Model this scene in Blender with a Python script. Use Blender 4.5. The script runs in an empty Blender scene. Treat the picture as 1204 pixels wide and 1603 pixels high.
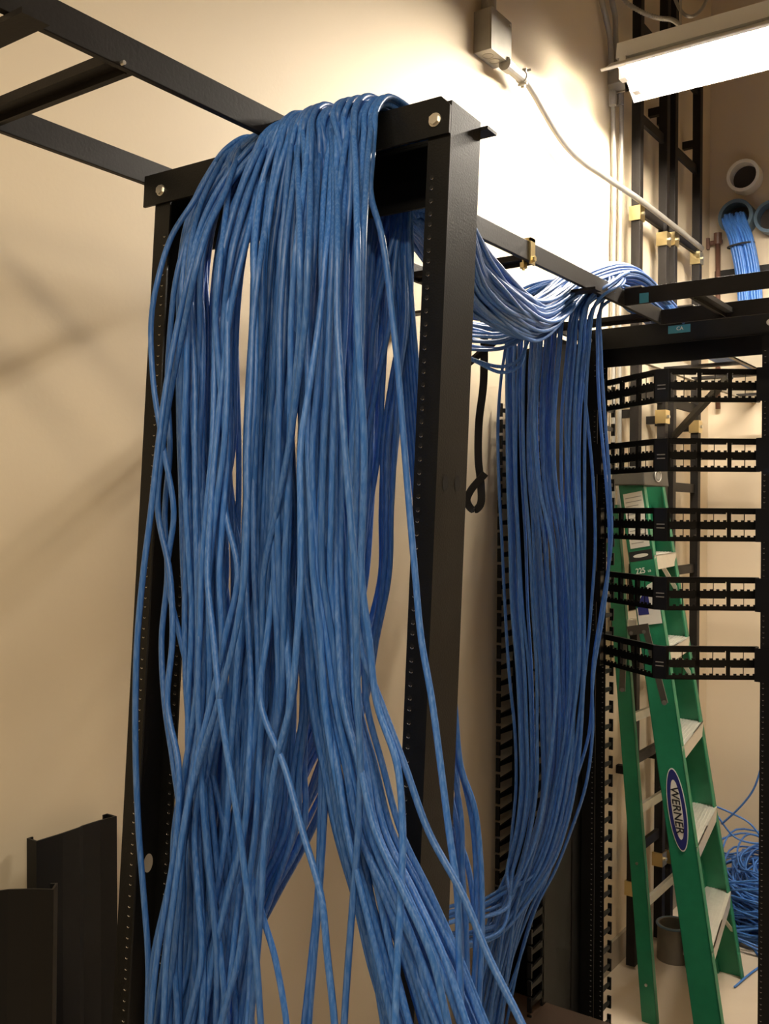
import bpy, math, random
from mathutils import Vector, Matrix
random.seed(7)
PI = math.pi
SC = bpy.context.scene
COL = SC.collection

# ------------------------------------------------------------------ camera
FPX = 1515.0; TH = math.radians(35.2); ROLL = 0.007
R0 = Vector((math.cos(TH), math.sin(TH), 0)); F = Vector((-math.sin(TH), math.cos(TH), 0)); U0 = Vector((0, 0, 1))
CR = R0*math.cos(ROLL) + U0*math.sin(ROLL)
CU = U0*math.cos(ROLL) - R0*math.sin(ROLL)
CAM = Vector((0, 0, 1.65))
cd = bpy.data.cameras.new('camera'); cam = bpy.data.objects.new('camera', cd); COL.objects.link(cam)
cd.sensor_fit = 'VERTICAL'; cd.sensor_height = 36; cd.lens = FPX/1603*36; cd.clip_start = 0.02
m = Matrix((CR, CU, -F)).transposed().to_4x4(); m.translation = CAM
cam.matrix_world = m
SC.camera = cam

# ------------------------------------------------------------------ world, exposure, lights
w = bpy.data.worlds.new('world'); SC.world = w; w.use_nodes = True
w.node_tree.nodes['Background'].inputs[0].default_value = (1, .85, .68, 1)
w.node_tree.nodes['Background'].inputs[1].default_value = 0.02
vs = SC.view_settings
vs.view_transform = 'Standard'; vs.look = 'None'; vs.gamma = 1; vs.use_curve_mapping = False
vs.exposure = 0.2
WARM = (1.0, .83, .60)
def area(name, loc, sx, sy, power, rot=(0, 0, 0), col=WARM):
    l = bpy.data.lights.new(name, 'AREA'); l.shape = 'RECTANGLE'; l.size = sx; l.size_y = sy
    l.energy = power; l.color = col
    o = bpy.data.objects.new(name, l); COL.objects.link(o); o.location = loc; o.rotation_euler = rot
    return o
TUBE_EMISSION = 250.0
area('ceiling_lamp_near', (0.3, -0.35, 2.95), 2.2, .25, 46)
area('ceiling_lamp_back', (1.6, -3.0, 3.05), 2.4, .25, 22)

# ------------------------------------------------------------------ pixel -> point on a known plane
def ray(u, v): return F + CR*((u-602)/FPX) - CU*((v-801.5)/FPX)
def PX(u, v, x): d = ray(u, v); return CAM + d*(x/d.x)
def PY(u, v, y): d = ray(u, v); return CAM + d*(y/d.y)
def PZ(u, v, z): d = ray(u, v); return CAM + d*((z-CAM.z)/d.z)
def PD(u, v, D): return CAM + ray(u, v)*D

# ------------------------------------------------------------------ materials
def mat(name, col, rough=.5, metal=0, noise=0, nscale=20, bump=0, bscale=60, emit=0, coat=0, stretch=None, spec=.5):
    M_ = bpy.data.materials.new(name); M_.use_nodes = True
    nt = M_.node_tree; b = nt.nodes['Principled BSDF']
    b.inputs['Base Color'].default_value = (*col, 1); b.inputs['Roughness'].default_value = rough
    b.inputs['Metallic'].default_value = metal
    b.inputs['Specular IOR Level'].default_value = spec
    if emit:
        b.inputs['Emission Color'].default_value = (1, .9, .76, 1); b.inputs['Emission Strength'].default_value = emit
    tc = nt.nodes.new('ShaderNodeTexCoord')
    mp = nt.nodes.new('ShaderNodeMapping'); nt.links.new(tc.outputs['Object'], mp.inputs[0])
    if stretch: mp.inputs['Scale'].default_value = stretch
    if noise:
        n = nt.nodes.new('ShaderNodeTexNoise'); n.inputs['Scale'].default_value = nscale; n.inputs['Detail'].default_value = 4
        nt.links.new(mp.outputs[0], n.inputs['Vector'])
        r = nt.nodes.new('ShaderNodeMix'); r.data_type = 'RGBA'
        r.inputs[6].default_value = (*[c*(1-noise) for c in col], 1)
        r.inputs[7].default_value = (*[min(1, c*(1+noise)+noise*.02) for c in col], 1)
        nt.links.new(n.outputs[0], r.inputs[0]); nt.links.new(r.outputs[2], b.inputs['Base Color'])
    if bump:
        n2 = nt.nodes.new('ShaderNodeTexNoise'); n2.inputs['Scale'].default_value = bscale; n2.inputs['Detail'].default_value = 3
        nt.links.new(mp.outputs[0], n2.inputs['Vector'])
        bp = nt.nodes.new('ShaderNodeBump'); bp.inputs['Strength'].default_value = bump; bp.inputs['Distance'].default_value = .002
        nt.links.new(n2.outputs[0], bp.inputs['Height']); nt.links.new(bp.outputs[0], b.inputs['Normal'])
    return M_
M = {
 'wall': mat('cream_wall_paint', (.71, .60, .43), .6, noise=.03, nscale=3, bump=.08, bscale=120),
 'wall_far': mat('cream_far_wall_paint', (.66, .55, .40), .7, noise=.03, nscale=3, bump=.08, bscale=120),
 'ceil': mat('grey_ceiling', (.35, .32, .28), .8),
 'floor': mat('tan_concrete', (.62, .52, .40), .5, noise=.12, nscale=4, bump=.2, bscale=40),
 'base': mat('vinyl_baseboard', (.36, .31, .24), .5),
 'black': mat('black_powder_coat', (.006, .006, .0055), .45, noise=.15, nscale=30, bump=.15, bscale=400, spec=.22),
 'rail': mat('dark_bronze_steel', (.009, .007, .0055), .5, noise=.3, nscale=14, bump=.1, bscale=200, spec=.2),
 'plastic': mat('black_plastic', (.005, .005, .005), .45, spec=.25),
 'zinc': mat('zinc_bolt', (.72, .70, .64), .35, 1),
 'yzinc': mat('yellow_zinc', (.75, .62, .33), .3, 1),
 'glint': mat('hole_glint_steel', (.55, .52, .46), .3, 1),
 'hole': mat('dark_hole', (.004, .004, .004), .8),
 'galv': mat('galvanised_steel', (.36, .345, .31), .5, .5, noise=.12, nscale=40),
 'box': mat('grey_junction_steel', (.36, .34, .29), .5, .4, noise=.15, nscale=30),
 'white': mat('white_enamel', (.85, .84, .80), .4),
 'tube': mat('lamp_tube_glow', (1, .97, .92), .5, emit=TUBE_EMISSION),
 'green': mat('green_fibreglass', (.010, .185, .088), .42, noise=.18, nscale=30, bump=.15, bscale=300),
 'alum': mat('ribbed_aluminium', (.74, .71, .63), .42, .55, noise=.1, nscale=50),
 'cap': mat('grey_ladder_cap', (.05, .047, .04), .5),
 'labelw': mat('white_label', (.78, .76, .70), .5),
 'labelg': mat('label_print_grey', (.35, .34, .31), .6),
 'navy': mat('navy_blue_print', (.020, .024, .16), .4),
 'ink': mat('black_print', (.01, .01, .012), .5),
 'teal': mat('blue_tape_label', (.05, .28, .38), .45),
 'brown': mat('brown_board', (.060, .035, .022), .5, noise=.2, nscale=12),
 'copper': mat('brown_pipe_paint', (.12, .055, .035), .5),
 'concrete': mat('dusty_sleeve', (.16, .14, .11), .7, noise=.3, nscale=12),
 'bluegrey': mat('blue_grey_rim', (.10, .16, .22), .4),
 'traygrey': mat('grey_tray_enamel', (.40, .36, .28), .5),
 'spread': mat('dull_zinc_plate', (.10, .09, .075), .5, .4),
 'strap': mat('hook_and_loop_strap', (.012, .012, .012), .8),
 'dark': mat('dark_bore', (.05, .04, .035), .9),
}
def cable_mat():
    M_ = bpy.data.materials.new('blue_cable_jacket'); M_.use_nodes = True
    nt = M_.node_tree; b = nt.nodes['Principled BSDF']; L = nt.links.new
    b.inputs['Roughness'].default_value = .42
    oi = nt.nodes.new('ShaderNodeObjectInfo')
    tc = nt.nodes.new('ShaderNodeTexCoord')
    mp = nt.nodes.new('ShaderNodeMapping'); mp.inputs['Scale'].default_value = (1, 1, .12); L(tc.outputs['Object'], mp.inputs[0])
    n = nt.nodes.new('ShaderNodeTexNoise'); n.inputs['Scale'].default_value = 420; n.inputs['Detail'].default_value = 5; L(mp.outputs[0], n.inputs['Vector'])
    r = nt.nodes.new('ShaderNodeValToRGB'); L(n.outputs[0], r.inputs[0])
    r.color_ramp.elements[0].position = .42; r.color_ramp.elements[0].color = (.030, .142, .47, 1)
    r.color_ramp.elements[1].position = .78; r.color_ramp.elements[1].color = (.125, .27, .62, 1)
    h = nt.nodes.new('ShaderNodeHueSaturation'); L(r.outputs[0], h.inputs['Color'])
    mr = nt.nodes.new('ShaderNodeMapRange'); mr.inputs[3].default_value = .85; mr.inputs[4].default_value = 1.15
    L(oi.outputs['Random'], mr.inputs[0]); L(mr.outputs[0], h.inputs['Value'])
    L(h.outputs[0], b.inputs['Base Color'])
    return M_
M['cable'] = cable_mat()

# ------------------------------------------------------------------ mesh builder
class MB:
    def __init__(s, T=None): s.v = []; s.f = []; s.m = []; s.T = T; s.mats = []
    def mi(s, name):
        if name is None: return 0
        if name not in s.mats: s.mats.append(name)
        return s.mats.index(name)
    def add(s, vs_, fs, mt=None, T=None):
        k = len(s.v); i = s.mi(mt) if mt else 0
        for p in vs_:
            p = Vector(p)
            if T is not None: p = T @ p
            if s.T is not None: p = s.T @ p
            s.v.append(p)
        for f in fs: s.f.append([k+a for a in f]); s.m.append(i)
        return s
    def box(s, a, b, mt=None, T=None):
        x0, x1 = sorted((a[0], b[0])); y0, y1 = sorted((a[1], b[1])); z0, z1 = sorted((a[2], b[2]))
        vs_ = [(x0,y0,z0),(x1,y0,z0),(x1,y1,z0),(x0,y1,z0),(x0,y0,z1),(x1,y0,z1),(x1,y1,z1),(x0,y1,z1)]
        return s.add(vs_, [(0,3,2,1),(4,5,6,7),(0,1,5,4),(1,2,6,5),(2,3,7,6),(3,0,4,7)], mt, T)
    def hexa(s, q0, q1, mt=None, T=None):      # two quads, joined
        return s.add(list(q0)+list(q1), [(0,3,2,1),(4,5,6,7),(0,1,5,4),(1,2,6,5),(2,3,7,6),(3,0,4,7)], mt, T)
    def bar(s, p0, p1, wx, wy, side=None, mt=None):
        p0 = Vector(p0); p1 = Vector(p1); d = (p1-p0).normalized()
        a = Vector(side) if side is not None else (Vector((0,0,1)) if abs(d.z) < .9 else Vector((1,0,0)))
        a = (a - d*a.dot(d)).normalized(); b = d.cross(a)
        q = [a*(wx/2*i)+b*(wy/2*j) for i, j in ((-1,-1),(1,-1),(1,1),(-1,1))]
        return s.hexa([p0+k for k in q], [p1+k for k in q], mt)
    def prism(s, poly, ax, ay, o, n, mt=None):  # poly in (ax, ay) from o, extruded by vector n
        o = Vector(o); ax = Vector(ax); ay = Vector(ay); n = Vector(n)
        A = [o+ax*x+ay*y for x, y in poly]; B = [p+n for p in A]; k = len(A)
        return s.add(A+B, [tuple(range(k))[::-1], tuple(range(k, 2*k))]+[(i,(i+1)%k,k+(i+1)%k,k+i) for i in range(k)], mt)
    def tube(s, pts, r, n=8, mt=None, caps=True, closed=False):
        pts = [Vector(p) for p in pts]; k = len(pts); rs = r if isinstance(r, (list, tuple)) else [r]*k
        t0 = (pts[1]-pts[0]).normalized(); a = Vector((0,0,1)) if abs(t0.z) < .9 else Vector((1,0,0))
        a = (a-t0*a.dot(t0)).normalized(); vv = []; ff = []
        for i, p in enumerate(pts):
            if closed: t = pts[(i+1) % k]-pts[i-1]
            else: t = pts[min(i+1, k-1)]-pts[max(i-1, 0)]
            t = t.normalized(); a = (a-t*a.dot(t))
            a = a.normalized() if a.length > 1e-6 else t.orthogonal().normalized()
            b = t.cross(a)
            for j in range(n):
                c = 2*PI*j/n; vv.append(p+(a*math.cos(c)+b*math.sin(c))*rs[i])
        for i in range(k if closed else k-1):
            i2 = (i+1) % k
            for j in range(n): ff.append((i*n+j, i*n+(j+1) % n, i2*n+(j+1) % n, i2*n+j))
        if caps and not closed: ff += [tuple(range(n))[::-1], tuple(range((k-1)*n, k*n))]
        return s.add(vv, ff, mt)
    def cyl(s, p0, p1, r, n=16, mt=None, r1=None): return s.tube([p0, p1], [r, r if r1 is None else r1], n, mt)
    def build(s, name, material=None, parent=None, smooth=False, kind=None, label=None, loc=None):
        me = bpy.data.meshes.new(name)
        vv = s.v
        if loc is not None: vv = [p-Vector(loc) for p in vv]
        me.from_pydata([tuple(p) for p in vv], [], s.f)
        names = s.mats if s.mats else [material or 'black']
        if material and s.mats and material not in s.mats and False: pass
        for nme in names: me.materials.append(M[nme])
        me.polygons.foreach_set('material_index', s.m)
        if smooth: me.polygons.foreach_set('use_smooth', [True]*len(s.f))
        me.update()
        o = bpy.data.objects.new(name, me); COL.objects.link(o)
        if loc is not None: o.location = loc
        if parent is not None: o.parent = parent
        if kind: o['kind'] = kind
        if label: o['label'] = label
        return o
def smooth_by_angle(o, ang=40):
    me = o.data
    me.polygons.foreach_set('use_smooth', [True]*len(me.polygons))
    try: me.set_sharp_from_angle(angle=math.radians(ang))
    except Exception: pass
    return o
def tag(o, label, cat, group=None):
    o['label'] = label; o['category'] = cat
    if group: o['group'] = group
    return o
def thing(name, label, cat, loc=(0, 0, 0), group=None, rot=None):
    o = bpy.data.objects.new(name, None); COL.objects.link(o); o.location = loc; o.empty_display_size = .1
    if rot is not None: o.rotation_euler = rot
    return tag(o, label, cat, group)
def struct(name, mb, material): o = mb.build(name, material); o['kind'] = 'structure'; return o
def bevel(o, wd=.001, seg=2):
    b = o.modifiers.new('bevel', 'BEVEL'); b.width = wd; b.segments = seg; b.limit_method = 'ANGLE'; return o
def catmull(P, n=8):
    P = [Vector(p) for p in P]; Q = [P[0]*2-P[1]]+P+[P[-1]*2-P[-2]]; out = []
    for i in range(1, len(Q)-2):
        a, b, c, d = Q[i-1:i+3]
        # centripetal
        def tj(t, x, y): return t+max((y-x).length, 1e-5)**.5
        t0 = 0; t1 = tj(t0, a, b); t2 = tj(t1, b, c); t3 = tj(t2, c, d)
        for k in range(n):
            t = t1+(t2-t1)*k/n
            A1 = a*((t1-t)/(t1-t0))+b*((t-t0)/(t1-t0)); A2 = b*((t2-t)/(t2-t1))+c*((t-t1)/(t2-t1)); A3 = c*((t3-t)/(t3-t2))+d*((t-t2)/(t3-t2))
            B1 = A1*((t2-t)/(t2-t0))+A2*((t-t0)/(t2-t0)); B2 = A2*((t3-t)/(t3-t1))+A3*((t-t1)/(t3-t1))
            out.append(B1*((t2-t)/(t2-t1))+B2*((t-t1)/(t2-t1)))
    out.append(P[-1]); return out
def text_mesh(body, size, name, material, parent, mtx, ext=.0004, sx=1.0, shear=0):
    c = bpy.data.curves.new('t', 'FONT'); c.body = body; c.size = size; c.align_x = 'CENTER'; c.align_y = 'CENTER'; c.extrude = ext; c.shear = shear; c.offset = size*.012
    t = bpy.data.objects.new('t', c); COL.objects.link(t)
    dg = bpy.context.evaluated_depsgraph_get(); me = bpy.data.meshes.new_from_object(t.evaluated_get(dg))
    bpy.data.objects.remove(t); me.transform(mtx @ Matrix.Diagonal((sx, 1, 1, 1)))
    me.materials.clear(); me.materials.append(M[material])
    o = bpy.data.objects.new(name, me); COL.objects.link(o); o.parent = parent
    return o

# ------------------------------------------------------------------ the room
WX = -1.345                       # left wall
YF = PX(1107, 900, WX).y          # far wall
ZC = 4.3; XR = 6.0; YB = -6.0
struct('floor', MB().box((WX-.2, YB-.2, -.1), (XR+.2, YF+.2, 0)), 'floor')
struct('ceiling', MB().box((WX-.2, YB-.2, ZC), (XR+.2, YF+.2, ZC+.1)), 'ceil')
struct('wall_left', MB().box((WX-.12, YB-.2, 0), (WX, YF+.12, ZC)), 'wall')
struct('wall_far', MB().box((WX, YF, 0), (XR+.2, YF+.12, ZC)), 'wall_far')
struct('wall_right', MB().box((XR, YB, 0), (XR+.12, YF, ZC)), 'wall')
struct('wall_back', MB().box((WX, YB-.12, 0), (XR+.12, YB, ZC)), 'wall')
struct('baseboard_left', MB().box((WX, YB, 0), (WX+.012, YF, .10)), 'base')
struct('baseboard_far', MB().box((WX+.012, YF-.012, 0), (XR, YF, .10)), 'base')

# ------------------------------------------------------------------ two post racks
def screw_holes(mb, x, y, z0, z1, nrm=-1):
    z = z0; k = 0; steps = (.0159, .0159, .0127)
    while z < z1:
        c = [(math.cos(2*PI*i/10), math.sin(2*PI*i/10)) for i in range(10)]
        yy = y+nrm*.0004
        mb.add([(x+.0030*a, yy, z+.0030*b) for a, b in c], [tuple(range(10)) if nrm < 0 else tuple(range(10))[::-1]], 'hole')
        if k % 3 != 2 or True:
            arc = [(math.cos(t), math.sin(t)) for t in [PI*1.15+PI*.7*i/4 for i in range(5)]]
            mb.tube([(x+.0026*a, yy+nrm*.0003, z+.0026*b) for a, b in arc], [.0002, .0006, .0007, .0006, .0002], 4, 'glint')  # glint of light shaped as a bright steel crescent on each hole's lower edge
        z += steps[k % 3]; k += 1
def cchannel(mb, x, sgn, H, fl, dp, t, mt='black'):   # web at x, flanges reach to x+sgn*fl, depth 0..dp
    mb.box((x, 0, 0), (x+sgn*t, dp, H), mt)
    mb.box((x+sgn*t, 0, 0), (x+sgn*fl, t, H), mt); mb.box((x+sgn*t, dp-t, 0), (x+sgn*fl, dp, H), mt)
def build_rack(label, Tm, W, H, dp, fl, oval, webholes, bolts=True, plate=(.020, .031)):
    root = thing('equipment_rack', label, 'rack'); root.matrix_world = Tm
    for side in (0, 1):
        mb = MB(); x = 0 if side == 0 else W; sg = 1 if side == 0 else -1
        cchannel(mb, x, sg, H+.022, fl, dp, .003)
        hx = x+sg*(fl-.008)
        screw_holes(mb, hx, 0, .05, H-.06, -1)
        screw_holes(mb, hx, dp-.003, .05, H-.06, -1)
        for (yy, zz, ry, rz) in (oval if side == 0 else webholes):
            n = 20; xx = x+(.0034 if side == 0 else .0004); 
            if side == 0: ring = [(xx, yy+ry*math.cos(2*PI*i/n), zz+rz*math.sin(2*PI*i/n)) for i in range(n)]
            else: ring = [(xx, yy+ry*math.cos(2*PI*i/n), zz+rz*math.sin(2*PI*i/n)) for i in range(n)]
            mb.add(ring, [tuple(range(n))], 'wallhole' if side == 0 else 'hole')
        o = mb.build('upright', None, root)
    # top angles
    t = .004; z0 = H-plate[0]; z1 = H+plate[1]; xl = -.022; xr = W; c = .013
    mb = MB(); mb.prism([(xl, z0), (xr, z0), (xr, z1-c), (xr-c, z1), (xl, z1)], (1,0,0), (0,0,1), (0,-.0005-t,0), (0,t,0))
    mb.box((xl, -.0005, z1-t), (xr-c, .035, z1))
    mb.build('front_top_angle', 'black', root)
    mb = MB(); mb.box((0, dp+.0005, z1-.10), (W-.006, dp+.0005+t, z1-.012)); mb.box((0, dp, z1-.016), (W+.010, dp+.024, z1-.012))
    mb.build('rear_top_angle', 'black', root)
    for x in (.016, W-.020):
        mb = MB(); mb.cyl((x, -.0045, H), (x, -.0095, H), .0068, 6, 'zinc'); mb.cyl((x, -.0045, H), (x, -.006, H), .0085, 18, 'zinc')
        mb.build('bolt', None, root)
    for sy in (-1, 1):
        mb = MB(); y0 = 0 if sy < 0 else dp
        mb.box((-.02, y0, 0), (W+.02, y0+sy*.13, .008)); mb.box((-.02, y0, .008), (W+.02, y0+sy*.006, .08))
        mb.build('base_angle', 'black', root)
    return root
M['wallhole'] = mat('pale_bolt_hole', (.60, .52, .40), .6)
o_ = Vector((-1.1175, .9849, 2.1247)); yaw, lx, ly = .0038, .0086, -.0512
RW = .515; HB = 2.12
RM = (Matrix.Rotation(yaw, 4, 'Z') @ Matrix.Rotation(lx, 4, 'Y') @ Matrix.Rotation(ly, 4, 'X'))
RT = Matrix.Translation(o_) @ RM @ Matrix.Translation((0, 0, -HB))
def HX(u, v, x):
    inv = RT.inverted(); o = inv @ CAM; d = inv.to_3x3() @ ray(u, v); t = (x-o.x)/d.x; p = o+d*t; return (p.y, p.z)
near_rack = build_rack('tall black two-post rack buried under draped blue cables, nearest the camera', RT, RW, HB, .070, .032,
    [HX(232, 1351, .0034)+(.009, .014)], [HX(697, 756, RW)+(.0065, .010), HX(716, 757, RW)+(.0065, .010)], plate=(.019, .028))
def RP(u, v, off):                       # pixel -> point on the rack's own plane at local depth off
    inv = RT.inverted(); o = inv @ CAM; d = inv.to_3x3() @ ray(u, v)
    t = (off-o.y)/d.y; return CAM + ray(u, v)*t
def RL(x, y, z): return RT @ Vector((x, y, HB+z))

FX0, FW, FY = -1.160, .540, 2.66
FT = Matrix.Translation((FX0, FY, 0))
far_rack = build_rack('black two-post rack holding the angled patch panels in front of the green ladder', FT, FW, 2.155, .076, .040, [], [], plate=(.030, .030))
# blue tape tag on the far rack's top angle
a = PY(1045, 518, FY-.0045)
T_ = Matrix.Translation((a.x+.033, FY-.0048, a.z+.002)) @ Matrix.Rotation(PI/2, 4, 'X')
tg = MB(T_).box((-.031, -.011, 0), (.031, .011, .0004)).build('name_tape', 'teal', far_rack); tg.matrix_parent_inverse = FT.inverted(); tg['label'] = 'blue tape tag'
tx = text_mesh('CA', .014, 'lettering', 'labelw', tg, T_ @ Matrix.Translation((.002, .001, .0006)))

# ------------------------------------------------------------------ angled patch panels
def half_face(parent, T, L, H, nm='angled_face'):
    mb = MB(T)
    th = .0016; rows = ((.012, .036), (.053, .077))
    mb.box((0, 0, 0), (L, th, .012)); mb.box((0, 0, H-.012), (L, th, H)); mb.box((0, 0, .036), (L, th, .053))
    mb.box((0, 0, H-.003), (L, .012, H)); mb.box((0, 0, 0), (L, .012, .003))
    g = L/3
    for k in range(3):
        x0 = k*g; 
        mb.box((x0, 0, .012), (x0+.0055, th, H-.012)); mb.box((x0+g-.0055, 0, .012), (x0+g, th, H-.012))
        mb.box((x0, 0, .012), (x0+.002, .014, H-.012))
        xm = x0+g/2
        for (a0, a1) in rows:
            mb.box((xm-.0009, 0, a0), (xm+.0009, th, a1))
            mb.box((x0+.008, .001, a1-.004), (x0+g-.008, .010, a1))
            n = 8; w_ = (g-.013)/n
            for j in range(n):
                xx = x0+.0065+j*w_
                if j % 2: mb.box((xx, 0, a0), (xx+w_*.9, th*2, a0+.0042))
                else: mb.box((xx+w_*.25, 0, a1-.0025), (xx+w_*.75, th*2, a1))
    return mb.build(nm, 'plastic', parent)
def patch_panel(ztop, label):
    H = .089; HL = .236; ang = math.atan2(.143, .203)
    c = Vector((-.890, 2.548, ztop-H))
    root = thing('patch_panel', label, 'patch panel', c, 'angled patch panels in the far rack')
    cw = .019
    mb = MB(); mb.box((-cw, -.003, 0), (cw, .004, H)); bevel(mb.build('center_plate', 'plastic', root), .0015)
    for zz in (.034, .044):
        MB().box((-.011, -.0036, zz), (.011, -.0029, zz+.0025)).build('label_window', 'labelg', root)
    half_face(root, Matrix.Translation((cw, 0, 0)) @ Matrix.Rotation(ang, 4, 'Z'), .245, H)
    half_face(root, Matrix.Translation((-cw, 0, 0)) @ Matrix.Rotation(PI-ang, 4, 'Z') @ Matrix.Diagonal((1, -1, 1, 1)), .245, H)
    ex = cw+.245*math.cos(ang); ey = .245*math.sin(ang)
    yr = FY-c.y-.002
    for s in (-1, 1):
        mb = MB(); mb.box((s*(ex-.003), min(ey, yr), 0), (s*ex, max(ey, yr)+.001, H)); mb.box((s*ex, yr-.0015, 0), (s*(ex+.040), yr, H)); mb.build('mounting_ear', 'plastic', root)
    return root
words = ['topmost black angled patch panel, just under the far rack top beam',
         'black angled patch panel second from the top of the far rack',
         'black angled patch panel third from the top, crossing the ladder warning label',
         'black angled patch panel fourth from the top, above the ladder spreader bracket',
         'lowest black angled patch panel, nearest the floor in the far rack']
for v_, l_ in zip((577, 686, 795, 903, 1011), words):
    patch_panel(PD(1043, v_, 2.59).z, l_)

# ------------------------------------------------------------------ vertical cable manager left of the far rack
vm = thing('vertical_cable_manager', 'tall black finger duct cable manager beside the far rack, behind hanging blue cables', 'cable manager', (-1.24, 2.5, 0))
Tv = Matrix.Translation((1.24, -2.5, 0))
def vmb(): return MB(Tv)
mb = vmb(); mb.box((-1.325, 2.60, 0), (-1.165, 2.606, 2.14)); mb.build('back_plate', 'black', vm)
mb = vmb(); mb.box((-1.171, 2.42, 0), (-1.165, 2.655, 2.14)); mb.box((-1.171, 2.655, 0), (-1.165, 2.80, 2.14)); mb.build('side_plate', 'black', vm)
mb = vmb(); mb.box((-1.325, 2.54, 0), (-1.321, 2.60, 2.14)); mb.build('side_plate', 'black', vm)
def finger_strip(x, y0, y1, z0, z1, sp, th=.014):
    mb = vmb(); z = z0; s = 1 if y1 > y0 else -1
    mb.box((x-.003, y0-.004, z0), (x+.003, y0+.004, z1))
    while z < z1-.03:
        mb.hexa([(x-.003, y0, z), (x+.003, y0, z), (x+.003, y0, z+th*1.4), (x-.003, y0, z+th*1.4)],
                [(x-.003, y1, z+.002), (x+.003, y1, z+.002), (x+.003, y1, z+.002+th*.7), (x-.003, y1, z+.002+th*.7)])
        mb.box((x-.006, y1-.003, z-.012), (x+.006, y1+.003, z+.026))
        z += sp
    return mb.build('finger_strip', 'plastic', vm)
finger_strip(-1.322, 2.54, 2.445, .05, 1.98, .046)
finger_strip(-1.168, 2.42, 2.345, .05, 1.98, .046)
finger_strip(-1.168, 2.80, 2.90, .05, 2.10, .058)
# second manager: slim one right of the manager, the opposite side of the far rack, at the frame's edge
# ------------------------------------------------------------------ cable runways
def runway(label, rails, rungs, rungdir, rail_h=.038, rail_w=.0095):
    root = thing('cable_runway', label, 'cable runway', rails[0][0])
    T = Matrix.Translation(-Vector(rails[0][0]))
    for a, b in rails:
        mb = MB(T); mb.bar(a, b, rail_h, rail_w, (0, 0, 1)); bevel(mb.build('side_rail', 'rail', root), .001)
    for a, b in rungs:
        mb = MB(T); mb.bar(a, b, .012, .038, (0, 0, 1)); mb.bar(Vector(a)+Vector((0, 0, -.007)), Vector(b)+Vector((0, 0, -.007)), .014, .003, (0,0,1)); mb.build('rung', 'rail', root)
    return root, T
X1, X2, ZR = -.871, -1.150, 2.165
rg = [.726+.340*k for k in range(0, 11)]
rw, TW = runway('long dark steel cable runway along the left wall above both racks', [((X1, .25, ZR), (X1, 2.495, ZR)), ((X2, .25, ZR), (X2, 2.78, ZR))],
    [((X2+.005, y, ZR-.006), (X1-.005, y, ZR-.006)) for y in rg if y < 2.7] , None)
# bright zinc bolt ends under the rungs
for y in rg[:1]:
    for x in (X2+.002, X1-.002):
        mb = MB(TW); mb.cyl((x+.006, y-.014, ZR-.016), (x+.012, y-.014, ZR-.016), .0025, 8, 'zinc'); mb.build('weld_stud', None, rw)
YC1, YC2 = 2.215, 2.47
cw, TC = runway('dark steel cable runway crossing above the patch panels', [((X1+.006, YC1, ZR), (1.6, YC1, ZR)), ((X1+.006, YC2, ZR-.004), (1.6, YC2, ZR-.004))],
    [((x, YC1+.005, ZR-.008), (x, YC2-.005, ZR-.008)) for x in (-.70, -.36, -.02, .32, .66, 1.0, 1.34)], None)
ct = thing('cable_tray', 'light grey cable tray running from the far rack to the far wall', 'cable tray', (X1, 2.78, 2.15)); TT = Matrix.Translation((-X1, -2.78, -2.15))
for x in (X1+.004, X2):
    mb = MB(TT); mb.box((x, 2.79, 2.146), (x+.004, YF-.002, 2.203)); mb.box((x-.012 if x > -1 else x, 2.79, 2.146), (x+.004 if x > -1 else x+.016, YF-.002, 2.149)); mb.build('side_rail', 'traygrey', ct)
for k in range(6):
    yy = 3.0+.3*k; MB(TT).box((X2+.004, yy, 2.150), (X1+.004, yy+.03, 2.160)).build('rung', 'rail', ct)
def clip(u, v, y, sz=(.010, .030, .05), lbl='yellow zinc J-bolt clip on the runway side rail above the far bundle'):
    c = PX(u, v, X1+.008)
    mb = MB(); s = sz
    mb.box((X1+.0048, c.y-.010, ZR-.026), (X1+.0085, c.y+.010, ZR+.026)); mb.box((X1-.012, c.y-.010, ZR+.0195), (X1+.0085, c.y+.010, ZR+.026))
    mb.cyl((X1+.007, c.y, ZR-.015), (X1+.014, c.y, ZR-.015), .006, 6); mb.cyl((X1-.012, c.y, ZR-.034), (X1-.012, c.y, ZR+.022), .003, 10)
    mb.cyl((X1-.012, c.y, ZR-.030), (X1-.012, c.y, ZR-.0195), .008, 6)
    o = mb.build('runway_clip', 'yzinc', loc=(X1, c.y, ZR)); tag(o, lbl, 'clip'); return o
clip(834, 405, 0)
mb = MB(); mb.box((X1+.010, YC1-.010, ZR+.0195), (X1+.050, YC1+.020, ZR+.023))
mb.v = mb.v
tag(mb.build('splice_clip', 'galv', loc=(X1+.03, YC1, ZR)), 'zinc corner clip where the two runways meet, front rail', 'clip')
mb = MB(); mb.box((X1+.05, YC2-.008, ZR+.0160), (X1+.09, YC2+.02, ZR+.0195))
tag(mb.build('splice_clip', 'galv', loc=(X1+.07, YC2, ZR)), 'zinc clip on the rear rail of the crossing runway', 'clip')
tp = PY(1008, 489, YC1-.0068); o = MB().box((tp.x-.011, YC1-.0068, ZR-.019), (tp.x+.011, YC1-.0050, ZR+.004)).build('tape_tag', 'teal', cw); o.matrix_parent_inverse = Matrix.Translation(-cw.location)
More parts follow.
